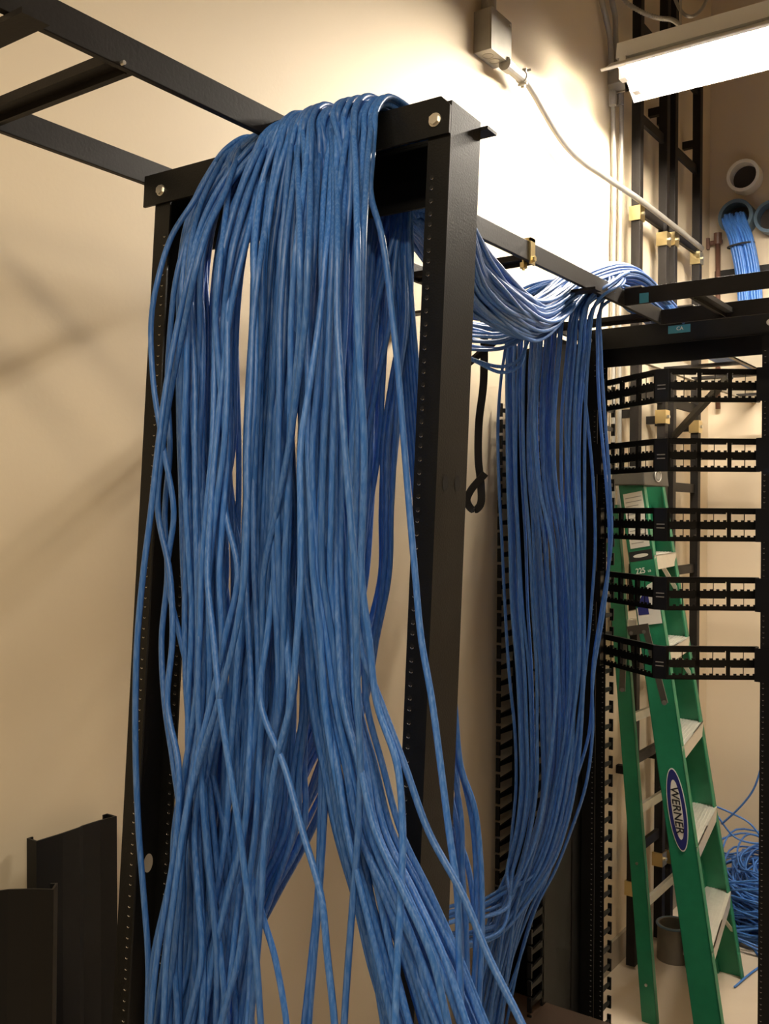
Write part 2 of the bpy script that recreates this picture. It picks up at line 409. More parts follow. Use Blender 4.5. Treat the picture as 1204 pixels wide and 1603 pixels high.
# wall brackets
def wall_bracket(y, label, zb):
    root = thing('wall_bracket', label, 'bracket', (WX, y, zb)); T = Matrix.Translation((-WX, -y, -zb))
    zt = ZR-.021
    MB(T).box((WX+.001, y-.018, zb), (WX+.007, y+.018, zt)).build('wall_leg', 'rail', root)
    MB(T).box((WX+.007, y-.016, zt-.006), (X1+.03, y+.016, zt)).build('arm', 'rail', root)
    mb = MB(T); mb.bar((WX+.01, y, zb+.045), (X1-.10, y, zt-.012), .028, .006, (0, 1, 0)); mb.build('brace', 'rail', root)
    mb = MB(T); mb.cyl((WX+.007, y, zb+.022), (WX+.010, y, zb+.022), .014, 20, 'zinc'); mb.cyl((WX+.010, y, zb+.022), (WX+.018, y, zb+.022), .007, 6, 'zinc'); mb.build('washer_bolt', None, root)
    return root
pb = PX(636, 674, WX)
wall_bracket(pb.y, 'black triangular wall bracket under the runway, seen between the near rack and its cables', pb.z)
wall_bracket(.585, 'dark wall bracket under the runway at the upper left edge', 1.80)

# tray with velcroed bundles continuing to the far wall is the runway itself; more rungs carry it
# ------------------------------------------------------------------ vertical ladder racks on the left wall
def wall_ladder(u0, u1, label, cl):
    y0 = PX(u0, 900, WX+.06).y; y1 = PX(u1, 900, WX+.06).y
    root = thing('wall_cable_ladder', label, 'cable ladder', (WX+.06, y0, 0)); T = Matrix.Translation((-(WX+.06), -y0, 0))
    for y in (y0, y1):
        bevel(MB(T).box((WX+.045, y-.017, .012), (WX+.078, y+.017, 3.7)).build('side_rail', 'rail', root), .001)
    z = .40
    while z < 3.6:
        MB(T).box((WX+.052, y0+.017, z), (WX+.066, y1-.017, z+.036)).build('rung', 'rail', root); z += .335
    for z, zz in ((.55, .30), (1.2, 1.5), (2.45, 2.4)):
        pass
    for (y, z) in cl(y0, y1):
        mb = MB(T); mb.box((WX+.040, y-.024, z-.026), (WX+.082, y+.024, z+.026), 'yzinc'); mb.cyl((WX+.082, y, z), (WX+.090, y, z), .007, 6, 'zinc'); mb.build('splice_clip', None, root, label='yellow zinc splice clip')
    for z in (.7, 2.0, 3.2):
        MB(T).box((WX, y0-.012, z), (WX+.045, y0+.012, z+.03)).build('standoff', 'rail', root)
        MB(T).box((WX, y1-.012, z), (WX+.045, y1+.012, z+.03)).build('standoff', 'rail', root)
    return root
def clz(u, v, y): d = ray(u, v); return (CAM+d*((WX+.06)/d.x)).z
wall_ladder(993, 1035, 'left of two vertical black cable ladders on the wall behind the green stepladder',
    lambda a, b: [(a, clz(996, 335, 0)), (b, clz(1033, 372, 0)), (b, clz(1033, 652, 0)), (a, clz(983, 1394, 0)), (b, clz(1021, 1352, 0))])
wall_ladder(1048, 1087, 'right of two vertical black cable ladders, next to the room corner',
    lambda a, b: [(a, clz(1053, 377, 0)), (b, clz(1087, 403, 0)), (b, clz(1087, 668, 0)), (a, clz(1045, 1338, 0))])

# ------------------------------------------------------------------ conduits and boxes on the wall
R_ = .0105
mb = MB(); c0 = PX(797, 62, WX+.03)
bx = thing('junction_box', 'grey steel junction box high on the wall with an angled conduit leaving it', 'junction box', (WX, c0.y, 2.9))
# box from pixel corners: near-lower-left (741,83), lower front (768,74), right (799,98)
q_near = PX(741, 83, WX+.002); q_far = PX(799, 98, WX+.10)
y0 = PX(741, 83, WX).y; d_ = .092
pfront = PY(768, 74, y0); d_ = min(.12, pfront.x-WX)
y1 = PX(799, 97, WX+d_).y; zb = q_near.z; zt_ = PX(741, 18, WX).z
Tb = Matrix.Translation(-bx.location)
bevel(MB(Tb).box((WX, y0, zb), (WX+d_, y1, zt_)).build('box_body', 'box', bx), .002)
bevel(MB(Tb).box((WX+d_, y0-.001, zb-.001), (WX+d_+.003, y1+.001, zt_+.001)).build('cover_plate', 'box', bx), .001)
mb = MB(Tb)
for zz in (zb+.012, zt_-.012): mb.cyl((WX+d_+.003, y1-.012, zz), (WX+d_+.006, y1-.012, zz), .004, 10, 'zinc')
mb.build('cover_screw', None, bx)
for yy in (y0+(y1-y0)*.3, y0+(y1-y0)*.62):
    mb = MB(Tb); ring = [(WX+d_*.5+.015*math.cos(t*PI/9), yy+.015*math.sin(t*PI/9), zb-.0005) for t in range(18)]
    mb.tube(ring, .0009, 5, closed=True); mb.build('knockout', 'box', bx)
tag(MB().cyl((WX+d_*.5, (y0+y1)*.5-.02, zt_), (WX+d_*.5, (y0+y1)*.5-.02, ZC), .021, 16).build('conduit', 'box'), 'grey conduit rising from the top of the junction box', 'conduit')
path = [(790, 99), (803, 109), (822, 125), (836, 146), (850, 171), (868, 202), (888, 230), (912, 253), (940, 272), (970, 292), (1000, 312), (1050, 350), (1099, 389)]
pp = [PX(u, v, WX+.045+.055*max(0, min(1, (u-900)/80))) for u, v in path]; pp[0] = PX(790, 99, WX+.05)
c_ = MB().tube(catmull(pp, 5), R_, 12).build('conduit', 'galv', smooth=True)
tag(c_, 'bent galvanised conduit running from the junction box down to the room corner', 'conduit')
mb = MB(); a, b = pp[0], pp[2]
mb.tube([a, a.lerp(b, .25), a.lerp(b, .26), a.lerp(b, .8), a.lerp(b, .81), a.lerp(b, .95)], [.019, .019, .016, .016, .019, .019], 14)
d = b-a
cn = mb.build('conduit_connector', 'galv', smooth=False); cn.parent = c_
mb = MB(); e = a.lerp(b, .9); mb.bar(e+Vector((0, 0, -.028)), e+Vector((.006, 0, .026)), .008, .012, (0, 1, 0)); mb.cyl(e+Vector((-.01, 0, .02)), e+Vector((.02, .01, .024)), .0035, 8); mb.cyl(e+Vector((-.01, -.01, -.022)), e+Vector((.018, -.01, -.022)), .004, 8)
cb = mb.build('beam_clamp', 'galv'); cb.parent = c_
for u_, v_, j in ((960, 420, 0), (970, 420, 1)):
    x_ = WX+.018; p0 = PX(u_, 1000, x_)
    pts = [PX(u_, 1000, x_), PX(u_, 420, x_), PX(u_+2, 260, x_), PX(u_+(3 if j else 0), 200, x_+.012*j), PX(u_+(3 if j else 0), 150, x_+.012*j)]
    o = MB().tube(catmull(pts, 4), .0085, 10).build('conduit', 'galv', smooth=True)
    tag(o, ('left' if j == 0 else 'right')+' one of two vertical conduits dropping from the lampside junction box', 'conduit')
jy0 = PX(951, 130, WX).y; jb = thing('junction_box', 'grey junction box on the wall hidden behind the lamp end', 'junction box', (WX, jy0, 2.9)); Tj = Matrix.Translation(-jb.location)
jz0 = PX(955, 150, WX).z; jz1 = PX(955, 105, WX).z; jy1 = PX(982, 150, WX+.06).y
bevel(MB(Tj).prism([(0, jz0+.03), (.025, jz0), (jy1-jy0-.02, jz0), (jy1-jy0, jz0+.03), (jy1-jy0, jz1), (0, jz1)], (0,1,0), (0,0,1), (WX, jy0, 0), (.06,0,0)).build('box_body', 'box', jb), .002)
for du in (8, 20):
    p = PX(951+du, 165, WX+.028); MB(Tj).cyl(p, p+Vector((0, 0, .05)), .013, 12).build('conduit_fitting', 'galv', jb)
for k, (ua, ub, uc) in enumerate(((940, 948, 957), (956, 963, 966))):
    pts = [PX(ua, -60, WX+.02), PX(ua+2, 0, WX+.02), PX(ub, 25, WX+.02), PX(uc-2, 60, WX+.02), PX(uc, 110, WX+.02)]
    tag(MB().tube(catmull(pts, 5), .010, 10).build('conduit', 'box', smooth=True), ('bent' if k == 0 else 'straighter')+' grey conduit above the lampside junction box', 'conduit')
# flexible armoured whip over the lamp
pts = catmull([PD(960, -40, 3.4), PD(978, 0, 3.35), PD(1003, 18, 3.3), PD(1030, 28, 3.25), PD(1052, 31, 3.2), PD(1065, 40, 3.15)], 14)
tag(MB().tube(pts, [.0085 if i % 2 else .0062 for i in range(len(pts))], 10).build('flexible_conduit', 'galv'), 'ribbed flexible metal conduit looping above the lamp', 'conduit')
pts = catmull([PD(1040, -60, 3.5), PD(1062, 10, 3.4), PD(1080, 26, 3.3), PD(1100, 12, 3.4), PD(1125, -60, 3.6)], 10)
tag(MB().tube(pts, .006, 8).build('wire', 'galv', smooth=True), 'thin grey wire sagging above the lamp', 'wire')

# ------------------------------------------------------------------ fluorescent lamp
LX0 = PY(940, 109, 2.81).x; LX1 = LX0+1.25
ya = 2.81; yb = 3.10; zl = PY(940, 109, ya).z; yc = (ya+yb)/2
lamp = thing('fluorescent_lamp', 'long lit white fluorescent strip light at the upper right', 'lamp', (LX0, yc, zl)); Tl = Matrix.Translation(-lamp.location)
zt2 = zl+.075
mb = MB(Tl)
prof = [(ya, zl), (ya+.008, zl-.004), (ya+.085, zl+.050), (yc-.03, zl+.060), (yc+.03, zl+.060), (yb-.085, zl+.050), (yb-.008, zl-.004), (yb, zl)]
prof2 = [(y, z+.003) for y, z in prof][::-1]
mb.prism(prof+prof2, (0,1,0), (0,0,1), (LX0, 0, 0), (LX1-LX0, 0, 0)); mb.build('reflector', 'white', lamp)
MB(Tl).prism([(yc-.06, zl+.062), (yc+.06, zl+.062), (yc+.05, zl+.115), (yc-.05, zl+.115)], (0,1,0), (0,0,1), (LX0+.015, 0, 0), (LX1-LX0-.03, 0, 0)).build('ballast_housing', 'white', lamp)
for yy in (yc-.055, yc+.055):
    mb = MB(Tl); mb.cyl((LX0+.05, yy, zl+.012), (LX1-.05, yy, zl+.012), .0165, 16); t_ = mb.build('tube', 'tube', lamp, smooth=True)
    for xx, dx in ((LX0+.03, .022), (LX1-.03, -.022)):
        s_ = MB(Tl).box((xx, yy-.016, zl-.01), (xx+dx, yy+.016, zl+.06)).build('socket', 'white', lamp)
for xx in (LX0+.2, LX1-.2):
    tag(MB().cyl((xx, yc, zl+.115), (xx, yc, ZC), .003, 8).build('hanging_rod', 'galv'), 'thin steel rod holding up the lamp', 'rod', 'lamp rods')

# ------------------------------------------------------------------ far wall: sleeves, bundle, pipe
def sleeve(u, v, r, L, material, label, bore='dark'):
    c = PY(u, v, YF-L); root = thing('wall_sleeve', label, 'pipe sleeve', (c.x, YF, c.z)); T = Matrix.Translation(-root.location)
    n = 32; mb = MB(T)
    ro, ri = r, r*.80
    vv = []
    for (rad, y) in ((ro, YF-.001), (ro, YF-L), (ri, YF-L), (ri, YF-.004)):
        vv += [(c.x+rad*math.cos(2*PI*i/n), y, c.z+rad*math.sin(2*PI*i/n)) for i in range(n)]
    ff = [(k*n+i, k*n+(i+1) % n, (k+1)*n+(i+1) % n, (k+1)*n+i) for k in range(3) for i in range(n)]
    mb.add(vv, ff); smooth_by_angle(mb.build('pipe', material, root))
    MB(T).cyl((c.x, YF-.012, c.z), (c.x, YF-.003, c.z), ri*.99, n).build('bore', bore, root)
    return c
sleeve(1163, 274, .071, .07, 'white', 'empty white pipe sleeve high on the far wall')
sc = sleeve(1151, 338, .075, .09, 'bluegrey', 'pipe sleeve in the far wall with a strapped blue bundle coming out')
sleeve(1206, 338, .070, .07, 'bluegrey', 'pipe sleeve cut by the right frame edge')
MB_ = MB(); 
vp = [PY(1124, 640, YF-.03), PY(1124, 372, YF-.03)]
pipe = thing('sprinkler_pipe', 'brown threaded pipe with a valve, in the far room corner', 'pipe', vp[0]); Tp = Matrix.Translation(-vp[0])
MB(Tp).cyl(vp[0], vp[1], .011, 12).build('riser', 'copper', pipe, smooth=True)
mb = MB(Tp); e = vp[1]; mb.cyl(e+Vector((-.05, 0, -.02)), e+Vector((.02, 0, -.02)), .010, 12); mb.cyl(e+Vector((0, 0, -.03)), e+Vector((0, 0, .02)), .018, 12); mb.cyl(e+Vector((-.045, -.01, -.05)), e+Vector((-.045, -.01, .0)), .013, 10)
mb.build('valve', 'copper', pipe)
ch = PY(1160, 427, YF-.02)
tag(MB().box((PY(1122, 427, YF).x, YF-.03, ch.z-.02), (1.5, YF-.001, ch.z+.02)).build('strut_channel', 'rail'), 'dark horizontal strut channel on the far wall behind the strapped bundle', 'strut')
mb = MB(); mb.bar(PX(1055, 683, WX+.085), PX(1143, 588, X1-.01), .020, .020); tag(mb.build('diagonal_strut', 'rail'), 'thin dark diagonal strut between the top two patch panels, reaching up to the runway', 'strut')

# ------------------------------------------------------------------ leaning covers at the lower left
def leaning_cover(ul, vl, ur, vr, x, dx, label, lean=.02):
    a = PX(ul, vl, x); b = PX(ur, vr, x+dx)
    d = Vector((b.x-a.x, b.y-a.y, 0)); W = d.length; d.normalize(); n = Vector((-d.y, d.x, 0))
    if n.x > 0: n = -n      # towards the wall
    z = (a.z+b.z)/2
    # closed cross-section: face with shallow steps and turned-back flanges
    t = .003
    outer = [(0, .022), (0, 0), (W*.30, -.001), (W*.52, .001), (W*.58, .004), (W*.80, .004), (W, 0), (W, .022)]
    inner = [(W-t, .022), (W-t, t), (W*.80, .004+t), (W*.58, .004+t), (W*.52, .001+t), (W*.30, -.001+t), (t, t), (t, .022)]
    hooks = []
    mb = MB(); o = Vector((a.x, a.y, 0.0)); k = Vector((lean*n.x, lean*n.y, z))
    o2 = o-Vector((lean*n.x, lean*n.y, 0))
    mb.prism(outer+inner, d, n, o2, k)
    for xx, s in ((0, 1), (W, -1)):
        mb.prism([(xx, .022), (xx+s*.010, .022), (xx+s*.010, .022+t), (xx, .022+t)], d, n, o2, k)
    ob = mb.build('channel_cover', 'plastic', loc=o2); tag(ob, label, 'duct cover')
    return ob
leaning_cover(57, 1320, 183, 1275, -1.305, 0, 'taller black duct cover leaning upright against the wall')
leaning_cover(-90, 1400, 84, 1390, -1.29, .115, 'shorter black duct cover at the left frame edge, standing in front of the other')

# ------------------------------------------------------------------ stepladder
def pyz(u, v, y): return PY(u, v, y)
H_L = None
ld = thing('stepladder', 'green fibreglass stepladder with aluminium steps behind the patch panels', 'ladder', (-1.0, 3.25, 0)); TL = Matrix.Translation((1.0, -3.25, 0))
zt = PY(1000, 757, 3.12).z
def railquad(top, bot, ytop, ybot):   # (uL,uR,v) pairs -> corners, bottom carried on to the floor
    tl = PY(top[0], top[2], ytop); tr = PY(top[1], top[2], ytop)
    bl = PY(bot[0], bot[2], ybot); br = PY(bot[1], bot[2], ybot)
    def fl(a, b): k = (0-a.z)/(b.z-a.z); return a+(b-a)*k
    return tl, tr, fl(tl, bl), fl(tr, br)
def rail(q, depth, name='front_rail', flip=1):
    tl, tr, bl, br = q; t = Vector((0, .006, 0)); D = Vector((0, depth*flip, 0)); t = t*flip
    mb = MB(TL)
    if flip < 0: tl, tr, bl, br = [p for p in (tl, tr, bl, br)]
    mb.hexa([bl, br, br+t, bl+t], [tl, tr, tr+t, tl+t])
    ex = (tr-tl)*.07; ex2 = (br-bl)*.07
    mb.hexa([br-ex2, br, br+D, br-ex2+D], [tr-ex, tr, tr+D, tr-ex+D])
    mb.hexa([bl, bl+ex2, bl+ex2+D, bl+D], [tl, tl+ex, tl+ex+D, tl+D])
    mb_ = mb.build(name, 'green', ld); bevel(mb_, .0015); return mb_
qn = railquad((968, 1007, 759), (1085, 1129, 1600), 3.13, 2.985)
yff = PZ(1165, 1530, 0).y
qf = railquad((1003, 1041, 759), (1126, 1164, 1520), 3.42, yff)
rail(qn, .028, 'front_rail', 1); rail(qf, .028, 'front_rail', -1)
qrn = railquad((944, 966, 790), (1004, 1027, 1590), 3.15, 3.06)
qrf = railquad((1000, 1020, 790), (1074, 1094, 1490), 3.40, yff-.03)
rail(qrn, .025, 'rear_rail', 1); rail(qrf, .025, 'rear_rail', -1)
def at_z(q, z, i): a, b = q[i], q[i+2]; k = (z-b.z)/(a.z-b.z); return b+(a-b)*k
for k in range(1, 6):
    z = .302*k
    A, B = at_z(qn, z, 0), at_z(qn, z, 1); C_, D_ = at_z(qf, z, 0), at_z(qf, z, 1)
    A = A+Vector((0, .006, 0)); B = B+Vector((.002, .006, 0)); D_ = D_+Vector((.002, -.006, 0)); C_ = C_+Vector((0, -.006, 0))
    up = Vector((0, 0, .004)); dn = Vector((0, 0, -.045))
    mb = MB(TL); mb.hexa([A, B, D_, C_], [A+up, B+up, D_+up, C_+up])
    ex = Vector((-.004, 0, 0)); mb.hexa([B+ex+dn, B+dn, D_+dn, D_+ex+dn], [B+ex+up, B+up, D_+up, D_+ex+up])
    mb.hexa([A+dn*.6, A-ex+dn*.6, C_-ex+dn*.6, C_+dn*.6], [A, A-ex, C_-ex, C_])
    for f_ in (.12, .24, .36, .48, .60, .72, .84):
        a1 = A.lerp(B, f_)+up; b1 = C_.lerp(D_, f_)+up; mb.bar(a1, b1, .0022, .003, (0, 0, 1))
    mb.build('step', 'alum', ld)
    # gusset brace
    if k in (1, 5, 4):
        mb = MB(TL); g0 = D_+Vector((-.02, -.09, -.04)); g1 = at_z(qf, z-.14, 1)+Vector((-.012, -.008, 0)); mb.bar(g0, g1, .016, .003, (1, 0, 0)); mb.build('gusset_brace', 'alum', ld)
for z in (.36, .66, .96, 1.30):
    A = (at_z(qrn, z, 0)+at_z(qrn, z, 1))*.5+Vector((0, .006, 0)); B = (at_z(qrf, z, 0)+at_z(qrf, z, 1))*.5-Vector((0, .006, 0))
    mb = MB(TL); mb.bar(A, B, .030, .012, (0, 0, 1)); mb.build('rear_brace', 'alum', ld)
# cap
c1 = PY(957, 757, 3.11); c2 = PY(1007, 757, 3.11); 
cy1 = PX(1045, 757, c2.x-.0).y; cy1 = max(cy1, 3.20)
mb = MB(TL); zc0 = c2.z-.005; mb.hexa([(c1.x, 3.105, zc0), (c2.x+.006, 3.105, zc0), (c2.x+.006, cy1, zc0), (c1.x, cy1, zc0)],
   [(c1.x+.004, 3.11, zc0+.062), (c2.x, 3.11, zc0+.062), (c2.x, cy1-.004, zc0+.062), (c1.x+.004, cy1-.004, zc0+.062)])
bevel(mb.build('top_cap', 'cap', ld), .004, 3)
capx = c2.x+.0065; ym = (3.11+cy1)/2+.005
fr = Matrix(((0, 0, 1, 0), (1, 0, 0, 0), (0, 1, 0, 0), (0, 0, 0, 1)))     # text plane facing +X
oc = PX(1026, 744, capx)
Tcap = TL @ Matrix.Translation((capx, ym, zc0+.034)) @ fr
mb = MB(Tcap); mb.tube([(.030*math.cos(2*PI*i/28), .019*math.sin(2*PI*i/28), .0) for i in range(28)], .0022, 6, closed=True); em = mb.build('emblem', 'labelw', ld, label='white oval maker emblem')
mb = MB(Tcap); mb.add([(.022*math.cos(2*PI*i/28), .013*math.sin(2*PI*i/28), .0006) for i in range(28)], [tuple(range(28))]); em2 = mb.build('emblem_field', 'labelg', ld)
# hinge strap, spreader brackets and arms
mb = MB(TL)
def onf(u, v, off=.004): return PY(u, v, (3.06)-.0)-Vector((0, off, 0))
s1 = MB(TL); a = PY(983, 988, 3.035); b = PY(1016, 983, 3.035); s1.bar(a, b, .030, .004, (0, 0, 1)); s1.cyl(PY(988, 991, 3.03), PY(988, 991, 3.02), .006, 12, None); s1.cyl(PY(1008, 989, 3.03), PY(1008, 989, 3.02), .006, 12); s1.build('spreader_bracket', 'spread', ld)
s1 = MB(TL); s1.bar(PY(1012, 988, 3.025), PY(1041, 1101, 3.01), .020, .005, (1, 0, 0)); s1.cyl(PY(1040, 1100, 3.01), PY(1040, 1100, 2.99), .008, 14); s1.build('spreader_arm', 'spread', ld)
s1 = MB(TL); s1.bar(PY(977, 1000, 3.05), PY(974, 1082, 3.05), .020, .005, (1, 0, 0)); s1.cyl(PY(974, 1080, 3.05), PY(974, 1080, 3.035), .007, 14); s1.build('spreader_arm', 'spread', ld)
s1 = MB(TL); s1.box(PY(982, 985, 3.10)-Vector((0, 0, .0)), PY(996, 970, 3.10)+Vector((0, .03, 0))); bevel(s1.build('spreader_block', 'alum', ld), .003)
for z in (1.62, 1.2, .5, .12):
    p = at_z(qrn, z, 0).lerp(at_z(qrn, z, 1), .5)-Vector((0, .001, 0)); MB(TL).cyl(p, p-Vector((0, .003, 0)), .005, 10).build('rivet', 'zinc', ld)
# labels on the near rail: local frame along the rail
def railframe(z, s):
    A, B = at_z(qn, z, 0), at_z(qn, z, 1); A2, B2 = at_z(qn, z+.1, 0), at_z(qn, z+.1, 1)
    o = A.lerp(B, s); ex = (B-A).normalized(); ey = (A2.lerp(B2, s)-o).normalized(); n = ex.cross(ey).normalized(); ex = ey.cross(n)
    mm = Matrix((ex, ey, n)).transposed().to_4x4(); mm.translation = o+n*.0012
    return TL @ mm
zl_ = PY(1060, 1267, 3.04).z
T1 = railframe(zl_, .52)
def oval(name, T, rx, ry, z, material, parent=ld):
    mb = MB(T); n = 48; mb.add([(rx*math.cos(2*PI*i/n), ry*math.sin(2*PI*i/n), z) for i in range(n)]+[(rx*math.cos(2*PI*i/n), ry*math.sin(2*PI*i/n), z-.001) for i in range(n)],
        [tuple(range(n))]+[(n+i, n+(i+1) % n, (i+1) % n, i) for i in range(n)]); return mb.build(name, material, parent)
lb = oval('name_label', T1, .030, .128, 0, 'labelw'); lb['label'] = 'white and navy oval label reading WERNER'
oval('label_ring', T1, .0275, .124, .0003, 'navy', lb); oval('label_field', T1, .0165, .092, .0006, 'labelw', lb)
text_mesh('WERNER', .036, 'lettering', 'ink', lb, T1 @ Matrix.Translation((-.001, 0, .0012)) @ Matrix.Rotation(-PI/2, 4, 'Z'), sx=1.0, shear=.2)
def rect_label(name, z0, z1, s0, s1, material, zoff=0, parent=ld):
    T = railframe((z0+z1)/2, (s0+s1)/2); wd = .095*(s1-s0); h = abs(z1-z0)
    return MB(T).box((-wd/2, -h/2, zoff-.0006), (wd/2, h/2, zoff)).build(name, material, parent), T, wd, h
zn = lambda v: PY(1000, v, 3.1).z
l1, T2, w2, h2 = rect_label('warning_label', zn(858), zn(770), .18, .88, 'labelw')
l1['label'] = 'white warning notice'
for i in range(12):
    MB(T2).box((-w2*.42, h2*.42-i*h2*.075, .0001), (w2*(.42-.2*(i % 3 == 2)), h2*.42-i*h2*.075-.0028, .0004)).build('print_line', 'labelg', l1)
l2, T3, w3, h3 = rect_label('rating_label', zn(950), zn(861), .10, .92, 'green', .0002)
l2['label'] = 'green rating label reading 225'
MB(T3).box((-w3/2, h3*.32, .0003), (w3/2, h3*.5, .0006)).build('header_band', 'ink', l2)
oval('header_oval', T3 @ Matrix.Translation((0, h3*.41, .0008)), .026, .006, 0, 'labelw', l2)
text_mesh('225', .026, 'lettering', 'labelw', l2, T3 @ Matrix.Translation((-.008, h3*.14, .0008)), sx=.85)
text_mesh('LB', .010, 'lettering', 'labelw', l2, T3 @ Matrix.Translation((.022, h3*.12, .0008)))
mb = MB(T3); mb.add([(-w3/2, -h3*.42, .0006), (w3/2, -h3*.5, .0006), (w3/2, -h3*.05, .0006), (w3*.1, -h3*.12, .0006)], [(0, 1, 2, 3)]); mb.build('white_field', 'labelw', l2)
mb = MB(T3); mb.add([(-w3*.45, -h3*.42, .0009), (w3*.08, -h3*.46, .0009), (w3*.08, -h3*.15, .0009)], [(0, 1, 2)]); mb.build('blue_field', 'navy', l2)
l3, T4, w4, h4 = rect_label('duty_label', zn(996-20), zn(936), .10, .92, 'labelw', .0002)
MB(T4).box((-w4*.45, -h4*.1, .0003), (0, h4*.45, .0006)).build('blue_field', 'navy', l3)

# ------------------------------------------------------------------ floor sleeve behind the ladder
fs = PZ(1048, 1508, 0); 
st = thing('floor_sleeve', 'dusty round pipe sleeve standing on the floor behind the ladder', 'pipe sleeve', (fs.x, fs.y+.05, 0))
n = 36; vv = []
for (r, z) in ((.062, 0), (.060, .10), (.060, .13), (.052, .13), (.050, .02)): vv += [(r*math.cos(2*PI*i/n), r*math.sin(2*PI*i/n), z) for i in range(n)]
smooth_by_angle(MB().add(vv, [(k*n+i, k*n+(i+1) % n, (k+1)*n+(i+1) % n, (k+1)*n+i) for k in range(4) for i in range(n)]).build('pipe', 'concrete', st))
MB().tube([(.061*math.cos(2*PI*i/n), .061*math.sin(2*PI*i/n), .128) for i in range(n)], .005, 8, closed=True).build('rim', 'bluegrey', st, smooth=True)
MB().cyl((0, 0, .02), (0, 0, .024), .050, 24).build('bore', 'dark', st)
# brown board at the foot of the racks
bz = .30
p = [PZ(800, 1553, bz), PZ(965, 1607, bz)]
d = (p[1]-p[0]); d.z = 0; d.normalize(); n_ = Vector((d.y, -d.x, 0))
if n_.dot(Vector((0, -1, 0))) < 0: n_ = -n_
q = [p[0]+d*.0, p[1]+d*.05, p[1]+d*.05+n_*.45, p[0]+d*.0+n_*.45]
bxo = thing('cardboard_box', 'dark brown box on the floor at the foot of the far rack', 'box', (q[0].x, q[0].y, 0)); Tq = Matrix.Translation(-Vector((q[0].x, q[0].y, 0)))
q0 = [Vector((a.x, a.y, 0)) for a in q]; q1 = [Vector((a.x, a.y, bz-.004)) for a in q]; q2 = [Vector((a.x, a.y, bz)) for a in q]
MB(Tq).hexa(q0, q1).build('box_body', 'brown', bxo); cc = (q[0]+q[2])/2
MB(Tq).hexa([cc+(a-cc)*1.01-Vector((0, 0, a.z-bz+.004)) for a in q1], [cc+(a-cc)*1.01-Vector((0, 0, a.z-bz-.002)) for a in q2]).build('lid', 'brown', bxo)

# ------------------------------------------------------------------ hook-and-loop straps
def strap(pts, wd, name, label, wdir=Vector((.6, .8, 0))):
    c = catmull(pts, 8); mb = MB(); vv = []; ff = []
    k = len(c)
    for i, p_ in enumerate(c):
        t = (c[min(i+1, k-1)]-c[max(i-1, 0)]).normalized(); wv = (wdir-t*wdir.dot(t)).normalized(); nn = t.cross(wv)*.0012
        vv += [p_-wv*wd/2-nn, p_+wv*wd/2-nn, p_+wv*wd/2+nn, p_-wv*wd/2+nn]
    for i in range(k-1):
        for j in range(4): ff.append((4*i+j, 4*i+(j+1) % 4, 4*i+4+(j+1) % 4, 4*i+4+j))
    ff += [(3, 2, 1, 0), (4*k-4, 4*k-3, 4*k-2, 4*k-1)]
    return tag(mb.add(vv, ff).build(name, 'strap'), label, 'strap')
D = 2.30
strap([PD(757, 440, D), PD(758, 520, D), PD(757, 600, D), PD(750, 660, D), PD(749, 720, D), PD(753, 760, D), PD(752, 790, D), PD(742, 799, D), PD(731, 785, D), PD(737, 768, D-.01), PD(760, 741, D-.02)], .019, 'hook_and_loop_strap', 'black hook-and-loop strap hanging with a curled end right of the near rack')

# ------------------------------------------------------------------ cables
CN = 0
def cable(pts, label, group, r=.0039, sub=7, n=8, name='network_cable'):
    c = catmull(pts, sub)
    o = MB().tube(c, r, n).build(name, 'cable', smooth=True, loc=c[0])
    tag(o, label, 'cable', group); return o
def jit(a): return random.uniform(-a, a)
def runway_tail(y_from, x0, k):
    pass
LV = [300, 400, 500, 600, 700, 800, 900, 1000, 1100, 1200, 1300, 1400, 1500, 1600, 1700]
def interp(tab, v):
    ks = sorted(tab)
    if v <= ks[0]: return tab[ks[0]]
    for a, b in zip(ks, ks[1:]):
        if v <= b:
            t = (v-a)/(b-a); t = t*t*(3-2*t)*.5+t*.5
            A, B = tab[a], tab[b]
            return tuple(x+(y-x)*t for x, y in zip(A, B)) if isinstance(A, tuple) else A+(B-A)*t
    return tab[ks[-1]]
def beam_v(u): return 147+(688-u)*.262
# slots in the bundle behind the rack
def trunk(s, q):        # s,q in -1..1 : offsets in the bundle section; from far runway to the rear of the near beam
    ox, oz = s*.040, q*.038
    e = .06*s
    return [Vector((-.97+e, 3.5, 2.194+.006*abs(q))), Vector((-.95+e, 2.85, 2.196+.008*abs(q))), Vector((-.93+e, 2.52, 2.225+q*.02)), Vector((-.93+e, 2.32, 2.245+q*.03)), Vector((-.925+ox*.7, 2.10+s*.03, 2.19+q*.03)),
            Vector((-.905+ox*.5+jit(.012), 1.86+jit(.03), 2.070+oz*.8+jit(.010))), Vector((-.825+ox*.5+jit(.010), 1.60, 2.015+oz*.9+jit(.012))), Vector((-.780+ox*.9+jit(.010), 1.35, 2.030+oz+jit(.014))), Vector((-.755+ox*1.3, 1.16, 2.080+oz*.6))]
NEAR_LABEL = 'blue network cable draped over the near rack, one of the dense front curtain'
